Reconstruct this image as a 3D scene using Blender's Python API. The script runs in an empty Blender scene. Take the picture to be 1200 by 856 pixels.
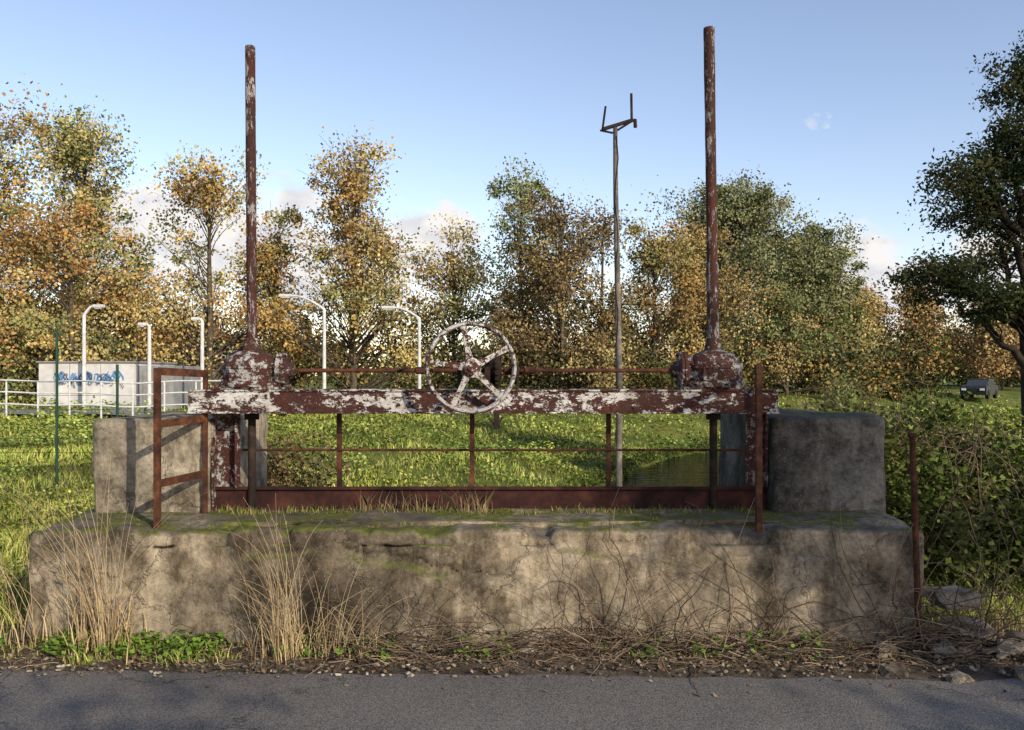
import bpy, bmesh, math, numpy as np
from mathutils import Vector, Matrix, noise as mn

scene = bpy.context.scene
rng = np.random.default_rng(7)
col = scene.collection

# ------------------------------------------------------------------ camera
cam_d = bpy.data.cameras.new("camera"); cam = bpy.data.objects.new("camera", cam_d)
col.objects.link(cam); scene.camera = cam
cam_d.lens = 30; cam_d.sensor_width = 36; cam_d.clip_end = 3000; cam_d.shift_y = 0.010
cam.location = (0, 0, 1.6); cam.rotation_euler = (math.radians(90), 0, 0)
try:
    scene.view_settings.view_transform = 'Standard'; scene.view_settings.look = 'None'
    scene.view_settings.exposure = 0
except Exception: pass

# ------------------------------------------------------------------ light
SUN_EL = 24; SX, SY = 0.62, -0.785
c = math.cos(math.radians(SUN_EL)); s = math.sin(math.radians(SUN_EL))
sd = bpy.data.lights.new("sun", 'SUN'); sd.energy = 5.0; sd.angle = math.radians(0.5); sd.color = (1, 0.88, 0.69)
so = bpy.data.objects.new("sun", sd); col.objects.link(so)
so.rotation_euler = Vector((-SX*c, -SY*c, -s)).to_track_quat('-Z', 'Y').to_euler()
so.location = (20, -15, 20)

w = bpy.data.worlds.new("World"); scene.world = w; w.use_nodes = True
nt = w.node_tree; nt.nodes.clear()
N = nt.nodes.new; L = nt.links.new
out = N('ShaderNodeOutputWorld'); bg = N('ShaderNodeBackground'); bg.inputs[1].default_value = 0.15
sky = N('ShaderNodeTexSky'); sky.sky_type = 'NISHITA'; sky.sun_disc = False
sky.sun_elevation = math.radians(SUN_EL); sky.sun_rotation = math.atan2(SX, SY)
sky.air_density = 1.0; sky.dust_density = 0.4; sky.ozone_density = 1.8
tc = N('ShaderNodeTexCoord')
mp = N('ShaderNodeMapping'); mp.inputs['Scale'].default_value = (1, 1, 1.5)
L(tc.outputs['Generated'], mp.inputs[0])
nz = N('ShaderNodeTexNoise'); nz.inputs['Scale'].default_value = 17; nz.inputs['Detail'].default_value = 9; nz.inputs['Roughness'].default_value = 0.55
L(mp.outputs[0], nz.inputs['Vector'])
last = None
for (dx, dz, r, am) in [(-.27, .145, .125, .66), (-.34, .17, .08, .5), (-.09, .145, .10, .66), (-.14, .12, .08, .5), (-.45, .15, .12, .66), (-.38, .13, .10, .55), (.40, .11, .10, .66), (.47, .10, .07, .5), (.37, .29, .06, .02), (-.62, .12, .08, .5), (.55, .12, .09, .42), (.2, .12, .06, .3)]:
    v = Vector((dx, 1, dz)).normalized()
    d = N('ShaderNodeVectorMath'); d.operation = 'DISTANCE'; d.inputs[1].default_value = v
    L(tc.outputs['Generated'], d.inputs[0])
    m = N('ShaderNodeMapRange'); m.inputs[1].default_value = 0; m.inputs[2].default_value = r
    m.inputs[3].default_value = am; m.inputs[4].default_value = -0.3
    L(d.outputs['Value'], m.inputs[0])
    if last is None: last = m.outputs[0]
    else:
        mx = N('ShaderNodeMath'); mx.operation = 'MAXIMUM'; L(last, mx.inputs[0]); L(m.outputs[0], mx.inputs[1]); last = mx.outputs[0]
ad = N('ShaderNodeMath'); ad.operation = 'ADD'; L(last, ad.inputs[0]); L(nz.outputs['Fac'], ad.inputs[1])
mr = N('ShaderNodeMapRange'); mr.inputs[1].default_value = .56; mr.inputs[2].default_value = .72; L(ad.outputs[0], mr.inputs[0])
# soft grey undersides inside the clouds
nz2 = N('ShaderNodeTexNoise'); nz2.inputs['Scale'].default_value = 26; nz2.inputs['Detail'].default_value = 6; L(mp.outputs[0], nz2.inputs['Vector'])
ccr = N('ShaderNodeValToRGB'); ccr.color_ramp.elements[0].position = .38; ccr.color_ramp.elements[0].color = (5.2, 5.2, 5.5, 1); ccr.color_ramp.elements[1].position = .58; ccr.color_ramp.elements[1].color = (6.5, 6.3, 6.15, 1)
L(nz2.outputs['Fac'], ccr.inputs[0])
gain = N('ShaderNodeMix'); gain.data_type = 'RGBA'; gain.blend_type = 'MULTIPLY'; gain.inputs[0].default_value = 1; gain.inputs[7].default_value = (1.68, 1.42, 1.36, 1)
L(sky.outputs[0], gain.inputs[6])
mixc = N('ShaderNodeMix'); mixc.data_type = 'RGBA'
L(ccr.outputs[0], mixc.inputs[7])
L(mr.outputs[0], mixc.inputs[0]); L(gain.outputs[2], mixc.inputs[6])
L(mixc.outputs[2], bg.inputs[0]); L(bg.outputs[0], out.inputs[0])

# ------------------------------------------------------------------ materials
def mat_base(name):
    m = bpy.data.materials.new(name); m.use_nodes = True
    t = m.node_tree; b = t.nodes['Principled BSDF']; b.inputs['Specular IOR Level'].default_value = 0.2
    return m, t, b
def noise_node(t, scale, detail=6, rough=.6, vec=None, dist=0.0):
    n = t.nodes.new('ShaderNodeTexNoise'); n.inputs['Scale'].default_value = scale
    n.inputs['Detail'].default_value = detail; n.inputs['Roughness'].default_value = rough
    n.inputs['Distortion'].default_value = dist
    if vec is not None: t.links.new(vec, n.inputs['Vector'])
    return n
def ramp(t, fac, stops, interp='LINEAR'):
    r = t.nodes.new('ShaderNodeValToRGB'); r.color_ramp.interpolation = interp
    e = r.color_ramp.elements
    while len(e) > 1: e.remove(e[-1])
    e[0].position = stops[0][0]; e[0].color = (*stops[0][1], 1)
    for p, cc in stops[1:]:
        x = e.new(p); x.color = (*cc, 1)
    t.links.new(fac, r.inputs[0]); return r
def mixn(t, fac, a, b, mode='MIX'):
    m = t.nodes.new('ShaderNodeMix'); m.data_type = 'RGBA'; m.blend_type = mode
    for sck, v in ((0, fac), (6, a), (7, b)):
        if isinstance(v, (int, float)): m.inputs[sck].default_value = v
        elif isinstance(v, tuple): m.inputs[sck].default_value = (*v, 1)
        else: t.links.new(v, m.inputs[sck])
    return m.outputs[2]
def mathn(t, op, a, b=None):
    m = t.nodes.new('ShaderNodeMath'); m.operation = op
    for i, v in enumerate((a, b)):
        if v is None: continue
        if isinstance(v, (int, float)): m.inputs[i].default_value = v
        else: t.links.new(v, m.inputs[i])
    return m.outputs[0]
def bump(t, b, h, strength=.4, dist=.01):
    n = t.nodes.new('ShaderNodeBump'); n.inputs['Strength'].default_value = strength; n.inputs['Distance'].default_value = dist
    t.links.new(h, n.inputs['Height']); t.links.new(n.outputs[0], b.inputs['Normal'])
def objvec(t, scale=(1, 1, 1)):
    tc = t.nodes.new('ShaderNodeTexCoord'); m = t.nodes.new('ShaderNodeMapping'); m.inputs['Scale'].default_value = scale
    t.links.new(tc.outputs['Object'], m.inputs[0]); return m.outputs[0]

def peeling(name, amount, base=(.62, .60, .56), scale=11, stretch=(1, 1, 1)):
    m, t, b = mat_base(name); v = objvec(t, stretch)
    n1 = noise_node(t, scale, 12, .78, v, .2); n2 = noise_node(t, scale*5, 8, .75, v)
    n3 = noise_node(t, 2.6, 4, .6, v); n4 = noise_node(t, 4, 6, .65, v)
    f = mathn(t, 'ADD', mathn(t, 'MULTIPLY', n1.outputs['Fac'], .60), mathn(t, 'MULTIPLY', n3.outputs['Fac'], .20))
    f = mathn(t, 'ADD', f, mathn(t, 'MULTIPLY', n2.outputs['Fac'], .20))
    th = .5 + (amount-.5)*.40
    msk = ramp(t, f, [(max(0, th-.005), (0, 0, 0)), (th+.005, (1, 1, 1))])
    rust = ramp(t, n2.outputs['Fac'], [(.25, (.016, .010, .009)), (.5, (.045, .019, .015)), (.75, (.10, .045, .028))])
    prim = ramp(t, n4.outputs['Fac'], [(.45, (.9, .9, .9)), (.62, (1.3, .9, .8))])
    rustc = mixn(t, 1.0, rust.outputs[0], prim.outputs[0], 'MULTIPLY')
    paint = ramp(t, n2.outputs['Fac'], [(.28, tuple(x*.38 for x in base)), (.5, tuple(x*.85 for x in base)), (.75, base)])
    stain = ramp(t, n4.outputs['Fac'], [(.35, (.5, .43, .37)), (.58, (1, 1, 1))])
    pc = mixn(t, .85, paint.outputs[0], stain.outputs[0], 'MULTIPLY')
    colr = mixn(t, msk.outputs[0], rustc, pc)
    t.links.new(colr, b.inputs['Base Color']); b.inputs['Roughness'].default_value = .8
    bump(t, b, mathn(t, 'ADD', msk.outputs[0], mathn(t, 'MULTIPLY', n2.outputs['Fac'], .9)), .7, .004)
    return m
M_beam = peeling('peeling_white_paint', .53, (.60, .59, .57), scale=12, stretch=(.75, 1, 1.3))
M_rod = peeling('peeling_rod_paint', .585, (.36, .34, .33), 20, (1.6, 1.6, .45))
M_wheel = peeling('peeling_wheel_paint', .47, (.52, .50, .48), 24)
M_gear = peeling('peeling_gear_paint', .55, (.42, .41, .39), 20)

def rustmat(name, a, bb, cc, sc=14):
    m, t, b = mat_base(name); v = objvec(t)
    n1 = noise_node(t, sc, 10, .72, v); n2 = noise_node(t, sc*.25, 4, .6, v)
    r = ramp(t, n1.outputs['Fac'], [(.3, a), (.52, bb), (.75, cc)])
    r2 = ramp(t, n2.outputs['Fac'], [(.35, (.5, .5, .52)), (.65, (1.2, 1.12, 1.0))])
    t.links.new(mixn(t, 1.0, r.outputs[0], r2.outputs[0], 'MULTIPLY'), b.inputs['Base Color'])
    b.inputs['Roughness'].default_value = .88; bump(t, b, n1.outputs['Fac'], .6, .004); return m
M_rust = rustmat('rust_iron', (.022, .012, .009), (.075, .031, .018), (.16, .066, .034))
M_plate = rustmat('rust_plate', (.018, .008, .008), (.042, .016, .014), (.08, .03, .022), 8)
M_dark = rustmat('dark_iron', (.012, .009, .008), (.025, .018, .015), (.06, .035, .025))
M_pole = rustmat('weathered_pole', (.07, .06, .05), (.16, .145, .13), (.30, .28, .26), 9)

def concrete(name, tint=(1, 1, 1), moss=1.0, dark=1.0):
    m, t, b = mat_base(name); v = objvec(t)
    nA = noise_node(t, .9, 10, .64, v, .4); nB = noise_node(t, 30, 9, .75, v); nC = noise_node(t, 5, 8, .68, objvec(t, (1, 1, .35))); nD = noise_node(t, 5, 10, .72, v, .2)
    c1 = ramp(t, nA.outputs['Fac'], [(.34, (.07*dark, .063*dark, .053*dark)), (.44, (.15*dark, .137*dark, .116*dark)), (.53, (.27*dark, .248*dark, .21*dark)), (.68, (.39*dark, .36*dark, .305*dark))])
    c2 = ramp(t, nB.outputs['Fac'], [(.3, (.42, .41, .40)), (.5, (.88, .88, .88)), (.68, (1.2, 1.18, 1.15))])
    c3 = ramp(t, nC.outputs['Fac'], [(.40, (.30, .28, .25)), (.47, (.70, .67, .63)), (.55, (1, 1, 1))])
    c4 = ramp(t, nD.outputs['Fac'], [(.39, (.36, .34, .31)), (.49, (.88, .88, .88)), (.66, (1.2, 1.17, 1.12))])
    x = mixn(t, 1.0, c1.outputs[0], c2.outputs[0], 'MULTIPLY'); x = mixn(t, .75, x, c3.outputs[0], 'MULTIPLY'); x = mixn(t, .85, x, c4.outputs[0], 'MULTIPLY')
    x = mixn(t, 1.0, x, tint, 'MULTIPLY')
    vor = t.nodes.new('ShaderNodeTexVoronoi'); vor.inputs['Scale'].default_value = 38; t.links.new(v, vor.inputs['Vector'])
    sp = ramp(t, vor.outputs['Distance'], [(.12, (1, 1, 1)), (.24, (0, 0, 0))])
    x = mixn(t, mathn(t, 'MULTIPLY', sp.outputs[0], .15), x, (.5, .47, .42))
    vc = t.nodes.new('ShaderNodeTexVoronoi'); vc.feature = 'DISTANCE_TO_EDGE'; vc.inputs['Scale'].default_value = .8
    nd = noise_node(t, 3, 5, .6, v); va = t.nodes.new('ShaderNodeVectorMath'); va.operation = 'ADD'
    t.links.new(v, va.inputs[0]); t.links.new(nd.outputs['Color'], va.inputs[1]); t.links.new(va.outputs[0], vc.inputs['Vector'])
    ck = ramp(t, vc.outputs['Distance'], [(.001, (1, 1, 1)), (.005, (0, 0, 0))])
    x = mixn(t, mathn(t, 'MULTIPLY', ck.outputs[0], .6), x, (.03, .027, .024))
    geo = t.nodes.new('ShaderNodeNewGeometry'); sx = t.nodes.new('ShaderNodeSeparateXYZ'); t.links.new(geo.outputs['Normal'], sx.inputs[0])
    up = ramp(t, sx.outputs[2], [(.3, (0, 0, 0)), (.75, (1, 1, 1))])
    x = mixn(t, mathn(t, 'MULTIPLY', up.outputs[0], .5*moss), x, (.08, .07, .055))
    mm = ramp(t, noise_node(t, 3.2, 8, .7, v).outputs['Fac'], [(.46, (0, 0, 0)), (.55, (1, 1, 1))])
    mf = mathn(t, 'MULTIPLY', mathn(t, 'MULTIPLY', up.outputs[0], mm.outputs[0]), moss)
    mc = ramp(t, nB.outputs['Fac'], [(.3, (.03, .038, .008)), (.7, (.15, .16, .03))])
    x = mixn(t, mf, x, mc.outputs[0])
    t.links.new(x, b.inputs['Base Color']); b.inputs['Roughness'].default_value = .95
    hb = mathn(t, 'SUBTRACT', mathn(t, 'ADD', nB.outputs['Fac'], mathn(t, 'MULTIPLY', noise_node(t, 90, 4, .7, v).outputs['Fac'], .5)), ck.outputs[0])
    hb = mathn(t, 'ADD', hb, mathn(t, 'MULTIPLY', nD.outputs['Fac'], .6))
    bump(t, b, hb, .65, .011)
    return m
M_conc = concrete('weathered_concrete', (1.34, 1.23, 1.05), 1.0, 1.0)
M_conc2 = concrete('old_concrete_block', (1.3, 1.23, 1.1), .3, 1.0)
M_concshade = concrete('shaded_concrete_block', (1.0, 1.02, 1.04), .3, .62)  # same block concrete, with the right block's tree shade darkened into its colour

def simple(name, colr, rough=.6, nscale=None, metal=0):
    m, t, b = mat_base(name); b.inputs['Roughness'].default_value = rough; b.inputs['Metallic'].default_value = metal
    n = noise_node(t, nscale or 6, 6, .6, objvec(t))
    r = ramp(t, n.outputs['Fac'], [(.3, tuple(x*.7 for x in colr)), (.7, tuple(min(1, x*1.1) for x in colr))])
    t.links.new(r.outputs[0], b.inputs['Base Color']); return m
M_white = simple('white_wall_paint', (.60, .59, .58), .7, 1.5)
M_grey = simple('grey_panel', (.25, .26, .27), .7, 2)
M_lamp = simple('galvanised_lamp', (.58, .58, .57), .5)
M_blue = simple('graffiti_blue', (.10, .26, .52), .6)
M_black = simple('graffiti_black', (.06, .08, .16), .6)
M_roof = simple('grey_roof', (.25, .24, .23), .8)
M_greenpost = simple('green_fence_paint', (.015, .05, .03), .5)
M_carbody = simple('dark_car_paint', (.03, .035, .04), .25)
M_glass = simple('car_glass', (.05, .06, .07), .1)
M_tyre = simple('tyre_rubber', (.015, .015, .015), .9)
M_lampw = simple('lamp_lens', (.75, .75, .72), .4)
M_bark = rustmat('bark', (.03, .024, .018), (.09, .075, .055), (.2, .17, .13), 5)
M_darkbark = rustmat('dark_bark', (.012, .01, .008), (.03, .024, .019), (.06, .048, .038), 5)
M_roofred = simple('terracotta_roof', (.3, .1, .05), .8)
M_stone = concrete('rubble_stone', (1.5, 1.42, 1.3), .1)

def foliage_mat(name, trans=.3):
    m = bpy.data.materials.new(name); m.use_nodes = True; t = m.node_tree; t.nodes.clear()
    o = t.nodes.new('ShaderNodeOutputMaterial'); a = t.nodes.new('ShaderNodeAttribute'); a.attribute_name = 'Col'
    d = t.nodes.new('ShaderNodeBsdfDiffuse'); tr = t.nodes.new('ShaderNodeBsdfTranslucent'); mx = t.nodes.new('ShaderNodeMixShader')
    mx.inputs[0].default_value = trans
    for q in (d, tr): t.links.new(a.outputs['Color'], q.inputs['Color'])
    t.links.new(d.outputs[0], mx.inputs[1]); t.links.new(tr.outputs[0], mx.inputs[2]); t.links.new(mx.outputs[0], o.inputs[0])
    return m
def foliage_plain(name):
    m = bpy.data.materials.new(name); m.use_nodes = True; t = m.node_tree; t.nodes.clear()
    o = t.nodes.new('ShaderNodeOutputMaterial'); a = t.nodes.new('ShaderNodeAttribute'); a.attribute_name = 'Col'
    d = t.nodes.new('ShaderNodeBsdfDiffuse'); t.links.new(a.outputs['Color'], d.inputs['Color']); t.links.new(d.outputs[0], o.inputs[0]); return m
M_leaf = foliage_mat('leaf_foliage', .28); M_grass = foliage_plain('grass_blades'); M_dry = foliage_plain('dry_stems'); M_far = foliage_plain('far_foliage')

# ------------------------------------------------------------------ mesh helpers
def link(name, me, mats, parent=None, smooth=False):
    o = bpy.data.objects.new(name, me); col.objects.link(o)
    for m in (mats if isinstance(mats, (list, tuple)) else [mats]): me.materials.append(m)
    if parent: o.parent = parent
    if smooth: me.polygons.foreach_set('use_smooth', [True]*len(me.polygons))
    return o
def empty(name, loc=(0, 0, 0)):
    e = bpy.data.objects.new(name, None); e.location = (0, 0, 0); e.empty_display_size = .2; col.objects.link(e); return e
def np_mesh(name, V, F, C=None):
    me = bpy.data.meshes.new(name); V = np.asarray(V, np.float32); F = np.asarray(F, np.int32)
    me.vertices.add(len(V)); me.vertices.foreach_set('co', V.ravel())
    k = F.shape[1]; me.loops.add(F.size); me.loops.foreach_set('vertex_index', F.ravel())
    me.polygons.add(len(F)); me.polygons.foreach_set('loop_start', np.arange(0, F.size, k, dtype=np.int32))
    me.polygons.foreach_set('loop_total', np.full(len(F), k, np.int32))
    me.update(calc_edges=True)
    if C is not None:
        a = me.color_attributes.new('Col', 'FLOAT_COLOR', 'POINT')
        C4 = np.ones((len(V), 4), np.float32); C4[:, :3] = C; a.data.foreach_set('color', C4.ravel())
    me.validate(); return me
def leaves(P, size, C, asp=.6, up=0.0, r=rng):
    n = len(P); size = np.broadcast_to(size, (n,))
    u = r.normal(size=(n, 3)); u /= np.linalg.norm(u, axis=1)[:, None]
    w_ = r.normal(size=(n, 3)); nrm = np.cross(u, w_)
    if up > 0:
        nn = nrm/np.linalg.norm(nrm, axis=1)[:, None]; nn[:, 2] = np.abs(nn[:, 2])+up; nn /= np.linalg.norm(nn, axis=1)[:, None]
        u = np.cross(nn, w_); u /= np.linalg.norm(u, axis=1)[:, None]; v = np.cross(nn, u)
    else:
        nrm /= np.linalg.norm(nrm, axis=1)[:, None]; v = np.cross(nrm, u)
    a = u*size[:, None]*.5; b = v*size[:, None]*.5*asp
    V = np.stack([P-a, P+b, P+a, P-b], 1).reshape(-1, 3)
    return V, np.arange(4*n).reshape(n, 4), np.repeat(C, 4, axis=0)
def tubes(paths, radii, sides=5):
    paths = np.asarray(paths, float); radii = np.asarray(radii, float); n, k, _ = paths.shape
    T = np.gradient(paths, axis=1); T /= (np.linalg.norm(T, axis=2)[..., None]+1e-9)
    ref = np.zeros_like(T); ref[..., 0] = .31; ref[..., 1] = .9; ref[..., 2] = .17
    bad = np.abs((T*ref).sum(2)) > .85; ref[bad] = (.9, -.2, .3)
    A = np.cross(T, ref); A /= np.linalg.norm(A, axis=2)[..., None]+1e-9; B = np.cross(T, A)
    ang = np.linspace(0, 2*np.pi, sides, endpoint=False)
    V = paths[:, :, None, :]+radii[:, :, None, None]*(A[:, :, None, :]*np.cos(ang)[None, None, :, None]+B[:, :, None, :]*np.sin(ang)[None, None, :, None])
    V = V.reshape(-1, 3)
    i = np.arange(n)[:, None, None]*k*sides; j = np.arange(k-1)[None, :, None]*sides; q = np.arange(sides)[None, None, :]; q2 = (q+1) % sides
    F = np.stack([i+j+q, i+j+q2, i+j+sides+q2, i+j+sides+q], -1).reshape(-1, 4)
    return V, F
def merge(parts):
    Vs, Fs, Cs, o = [], [], [], 0
    for V, F, C in parts:
        Vs.append(V); Fs.append(F+o); Cs.append(C); o += len(V)
    return np.concatenate(Vs), np.concatenate(Fs), np.concatenate(Cs)

class B:
    def __init__(s): s.bm = bmesh.new()
    def box(s, x0, x1, y0, y1, z0, z1, bev=0.0, rot=None):
        M = Matrix.Translation(((x0+x1)/2, (y0+y1)/2, (z0+z1)/2)) @ (rot or Matrix.Identity(4)) @ Matrix.Diagonal((x1-x0, y1-y0, z1-z0, 1))
        r = bmesh.ops.create_cube(s.bm, size=1, matrix=M)
        if bev:
            es = list({e for v in r['verts'] for e in v.link_edges})
            bmesh.ops.bevel(s.bm, geom=es, offset=bev, segments=2, affect='EDGES', profile=.6)
        return s
    def cyl(s, a, b, r, r2=None, seg=16):
        a = Vector(a); b = Vector(b); d = b-a
        M = Matrix.Translation((a+b)/2) @ d.to_track_quat('Z', 'Y').to_matrix().to_4x4()
        bmesh.ops.create_cone(s.bm, cap_ends=True, segments=seg, radius1=r, radius2=r if r2 is None else r2, depth=d.length, matrix=M); return s
    def lathe(s, prof, cx, cy, seg=28, M=None):
        rings = []
        for r, z in prof:
            ring = []
            for i in range(seg):
                a = 2*math.pi*i/seg; p = Vector((r*math.cos(a), r*math.sin(a), z))
                p = (M @ p) if M else p+Vector((cx, cy, 0))
                ring.append(s.bm.verts.new(p))
            rings.append(ring)
        for A, C in zip(rings, rings[1:]):
            for i in range(seg): s.bm.faces.new((A[i], A[(i+1) % seg], C[(i+1) % seg], C[i]))
        s.bm.faces.new(rings[0][::-1]); s.bm.faces.new(rings[-1]); return s
    def torus(s, M, R, r1, r2, seg=64, sg=10):
        rings = []
        for i in range(seg):
            a = 2*math.pi*i/seg; ring = []
            for j in range(sg):
                b = 2*math.pi*j/sg; rr = R+r1*math.cos(b)
                ring.append(s.bm.verts.new(M @ Vector((rr*math.cos(a), rr*math.sin(a), r2*math.sin(b)))))
            rings.append(ring)
        for i in range(seg):
            A = rings[i]; C = rings[(i+1) % seg]
            for j in range(sg): s.bm.faces.new((A[j], C[j], C[(j+1) % sg], A[(j+1) % sg]))
        return s
    def done(s, name, mat, parent=None, smooth=False, jitter=0, js=9):
        bmesh.ops.recalc_face_normals(s.bm, faces=s.bm.faces)
        if jitter:
            for v in s.bm.verts: v.co += mn.noise_vector(v.co*js)*jitter
        me = bpy.data.meshes.new(name); s.bm.to_mesh(me); s.bm.free()
        o = link(name, me, mat, parent)
        if smooth:
            me.polygons.foreach_set('use_smooth', [True]*len(me.polygons))
            try: me.set_sharp_from_angle(angle=math.radians(40))
            except Exception: pass
        return o

def rough_box(x0, x1, y0, y1, z0, z1, step, amp, rnd, fn=None):
    nx = max(2, int((x1-x0)/step)); ny = max(2, int((y1-y0)/step)); nz_ = max(2, int((z1-z0)/step))
    bm = bmesh.new(); idx = {}
    def vert(i, j, k):
        key = (i, j, k)
        if key not in idx:
            p = Vector((x0+(x1-x0)*i/nx, y0+(y1-y0)*j/ny, z0+(z1-z0)*k/nz_))
            q = Vector((min(max(p.x, x0+rnd), x1-rnd), min(max(p.y, y0+rnd), y1-rnd), min(max(p.z, z0+rnd), z1-rnd)))
            d = p-q
            if d.length > 1e-6: p = q+d.normalized()*min(d.length, rnd)
            nrm = (p-q).normalized() if d.length > 1e-6 else Vector((0, 0, 0))
            a = mn.fractal(p*2.2, 1.0, 2.0, 5)*amp+mn.noise(p*14)*amp*.3
            p = p+nrm*a
            if fn: p = fn(p)
            idx[key] = bm.verts.new(p)
        return idx[key]
    def quad(*k): bm.faces.new([vert(*q) for q in k])
    for i in range(nx):
        for k in range(nz_):
            quad((i, 0, k), (i+1, 0, k), (i+1, 0, k+1), (i, 0, k+1)); quad((i, ny, k), (i, ny, k+1), (i+1, ny, k+1), (i+1, ny, k))
        for j in range(ny):
            quad((i, j, nz_), (i+1, j, nz_), (i+1, j+1, nz_), (i, j+1, nz_)); quad((i, j, 0), (i, j+1, 0), (i+1, j+1, 0), (i+1, j, 0))
    for j in range(ny):
        for k in range(nz_):
            quad((0, j, k), (0, j, k+1), (0, j+1, k+1), (0, j+1, k)); quad((nx, j, k), (nx, j+1, k), (nx, j+1, k+1), (nx, j, k+1))
    me = bpy.data.meshes.new('m'); bm.to_mesh(me); bm.free()
    me.polygons.foreach_set('use_smooth', [True]*len(me.polygons)); return me

# ------------------------------------------------------------------ terrain
YC = [5, 8, 14, 21, 25, 29, 33, 38, 46, 60, 130, 500]; XC = [-.2, -.1, 1.6, 4.1, 5.7, 8.0, 11.5, 17.5, 27, 42, 110, 500]
def sm(t): t = np.clip(t, 0, 1); return t*t*(3-2*t)
def hwf(y): return np.interp(y, [6, 12, 20], [1.35, 1.5, 1.9])
def slf(y): return np.interp(y, [20, 25, 33, 46], [1, .88, .60, .55])
def terr(x, y):
    x = np.asarray(x, float); y = np.asarray(y, float)
    far = .30*sm((y-12)/30)
    und = (np.sin(x*.9+y*.35)*np.sin(y*.7-x*.2))*.07+np.sin(x*2.3+1)*np.sin(y*1.9)*.035
    und = und*sm((y-5.2)/3)
    base = far+und*.8+.25*sm((-x-12)/12)*sm((y-20)/15)
    xc = np.interp(y, YC, XC); d = (x-xc)*slf(y)
    wl = np.interp(y, [6, 8, 14, 30], [1.1, 2.6, 6.5, 7.5]); wr = np.interp(y, [6, 9, 16, 30], [1.1, 2.2, 3.0, 3.4])
    hw = hwf(y)
    t = np.where(d < 0, (-d-hw)/wl, (d-hw)/wr); t = np.clip(t, 0, 1)
    prof = np.where(d < 0, t**.62, sm(t)**.8)
    ch = -1.5+np.clip((np.abs(d)-hw+.35)/.35, 0, 1)*.28
    big = np.sin(x*.55+2.1)*np.sin(y*.42+x*.15)*.26
    zc = ch*(1-prof)+base*prof+np.where(t > 0, (und*1.2+big)*np.sqrt(np.clip(prof*(1-prof), 0, 1))*1.3, 0)
    on = sm((y-5.45)/.35)
    z = base*(1-on)+zc*on
    z = np.where(y < 4.75, -.012, z)
    lip = sm((y-4.55)/.5)*.035*(1+.6*np.sin(x*3.1)*np.sin(x*1.3+2))
    return np.where((y >= 4.3) & (y < 5.45), -.012+lip, z)
def axis(lo, hi, fine_lo, fine_hi, fs, g=1.16):
    a = list(np.arange(fine_lo, fine_hi, fs)); st = fs; v = fine_hi
    up = []
    while v < hi: up.append(v); st *= g; v += st
    up.append(hi); st = fs; v = fine_lo-fs; dn = []
    while v > lo: dn.append(v); st *= g; v -= st
    dn.append(lo); return np.array(dn[::-1]+a+up)
gx = axis(-900, 900, -9, 14, .12, 1.06); gy = axis(-300, 1400, 4.2, 40, .11, 1.07)
X, Y = np.meshgrid(gx, gy); Z = terr(X, Y)
nx_, ny_ = len(gx), len(gy)
V = np.stack([X, Y, Z], -1).reshape(-1, 3)
ii = (np.arange(ny_-1)[:, None]*nx_+np.arange(nx_-1)[None, :]).ravel()
F = np.stack([ii, ii+1, ii+nx_+1, ii+nx_], 1)
m, t, b = mat_base('ground_soil_grass')
v = objvec(t); pos = t.nodes.new('ShaderNodeSeparateXYZ'); t.links.new(v, pos.inputs[0])
nA = noise_node(t, .6, 8, .65, v); nB = noise_node(t, 9, 8, .7, v)
g1 = ramp(t, nA.outputs['Fac'], [(.3, (.06, .08, .015)), (.5, (.12, .15, .025)), (.7, (.20, .19, .045))])
g2 = ramp(t, nB.outputs['Fac'], [(.3, (.5, .5, .5)), (.7, (1.2, 1.2, 1.2))])
gg = mixn(t, 1.0, g1.outputs[0], g2.outputs[0], 'MULTIPLY')
so1 = ramp(t, nB.outputs['Fac'], [(.3, (.032, .025, .018)), (.5, (.075, .058, .042)), (.72, (.14, .115, .085))])
mr_ = t.nodes.new('ShaderNodeMapRange'); mr_.inputs[1].default_value = 5.6; mr_.inputs[2].default_value = 6.2
t.links.new(mathn(t, 'ADD', pos.outputs[1], mathn(t, 'MULTIPLY', nA.outputs['Fac'], .8)), mr_.inputs[0])
t.links.new(mixn(t, mr_.outputs[0], so1.outputs[0], gg), b.inputs['Base Color']); b.inputs['Roughness'].default_value = 1
bump(t, b, nB.outputs['Fac'], .8, .03)
ground = link('ground', np_mesh('ground', V, F), m, smooth=True)

# water
m, t, b = mat_base('canal_water'); b.inputs['Base Color'].default_value = (.006, .009, .008, 1); b.inputs['Roughness'].default_value = .02
b.inputs['IOR'].default_value = 1.13; b.inputs['Specular IOR Level'].default_value = .5
bump(t, b, noise_node(t, 3.5, 3, .5, objvec(t, (.5, 1, 1))).outputs['Fac'], .6, .06)
ys = np.linspace(6, 130, 240); xc = np.interp(ys, YC, XC); hwid = 2.2/slf(ys)
V = np.concatenate([np.stack([xc-hwid, ys, ys*0-1.20], 1), np.stack([xc+hwid, ys, ys*0-1.20], 1)]); n = len(ys)
F = np.array([[i, n+i, n+i+1, i+1] for i in range(n-1)]); link('canal_water', np_mesh('canal_water', V, F), m)

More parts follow.
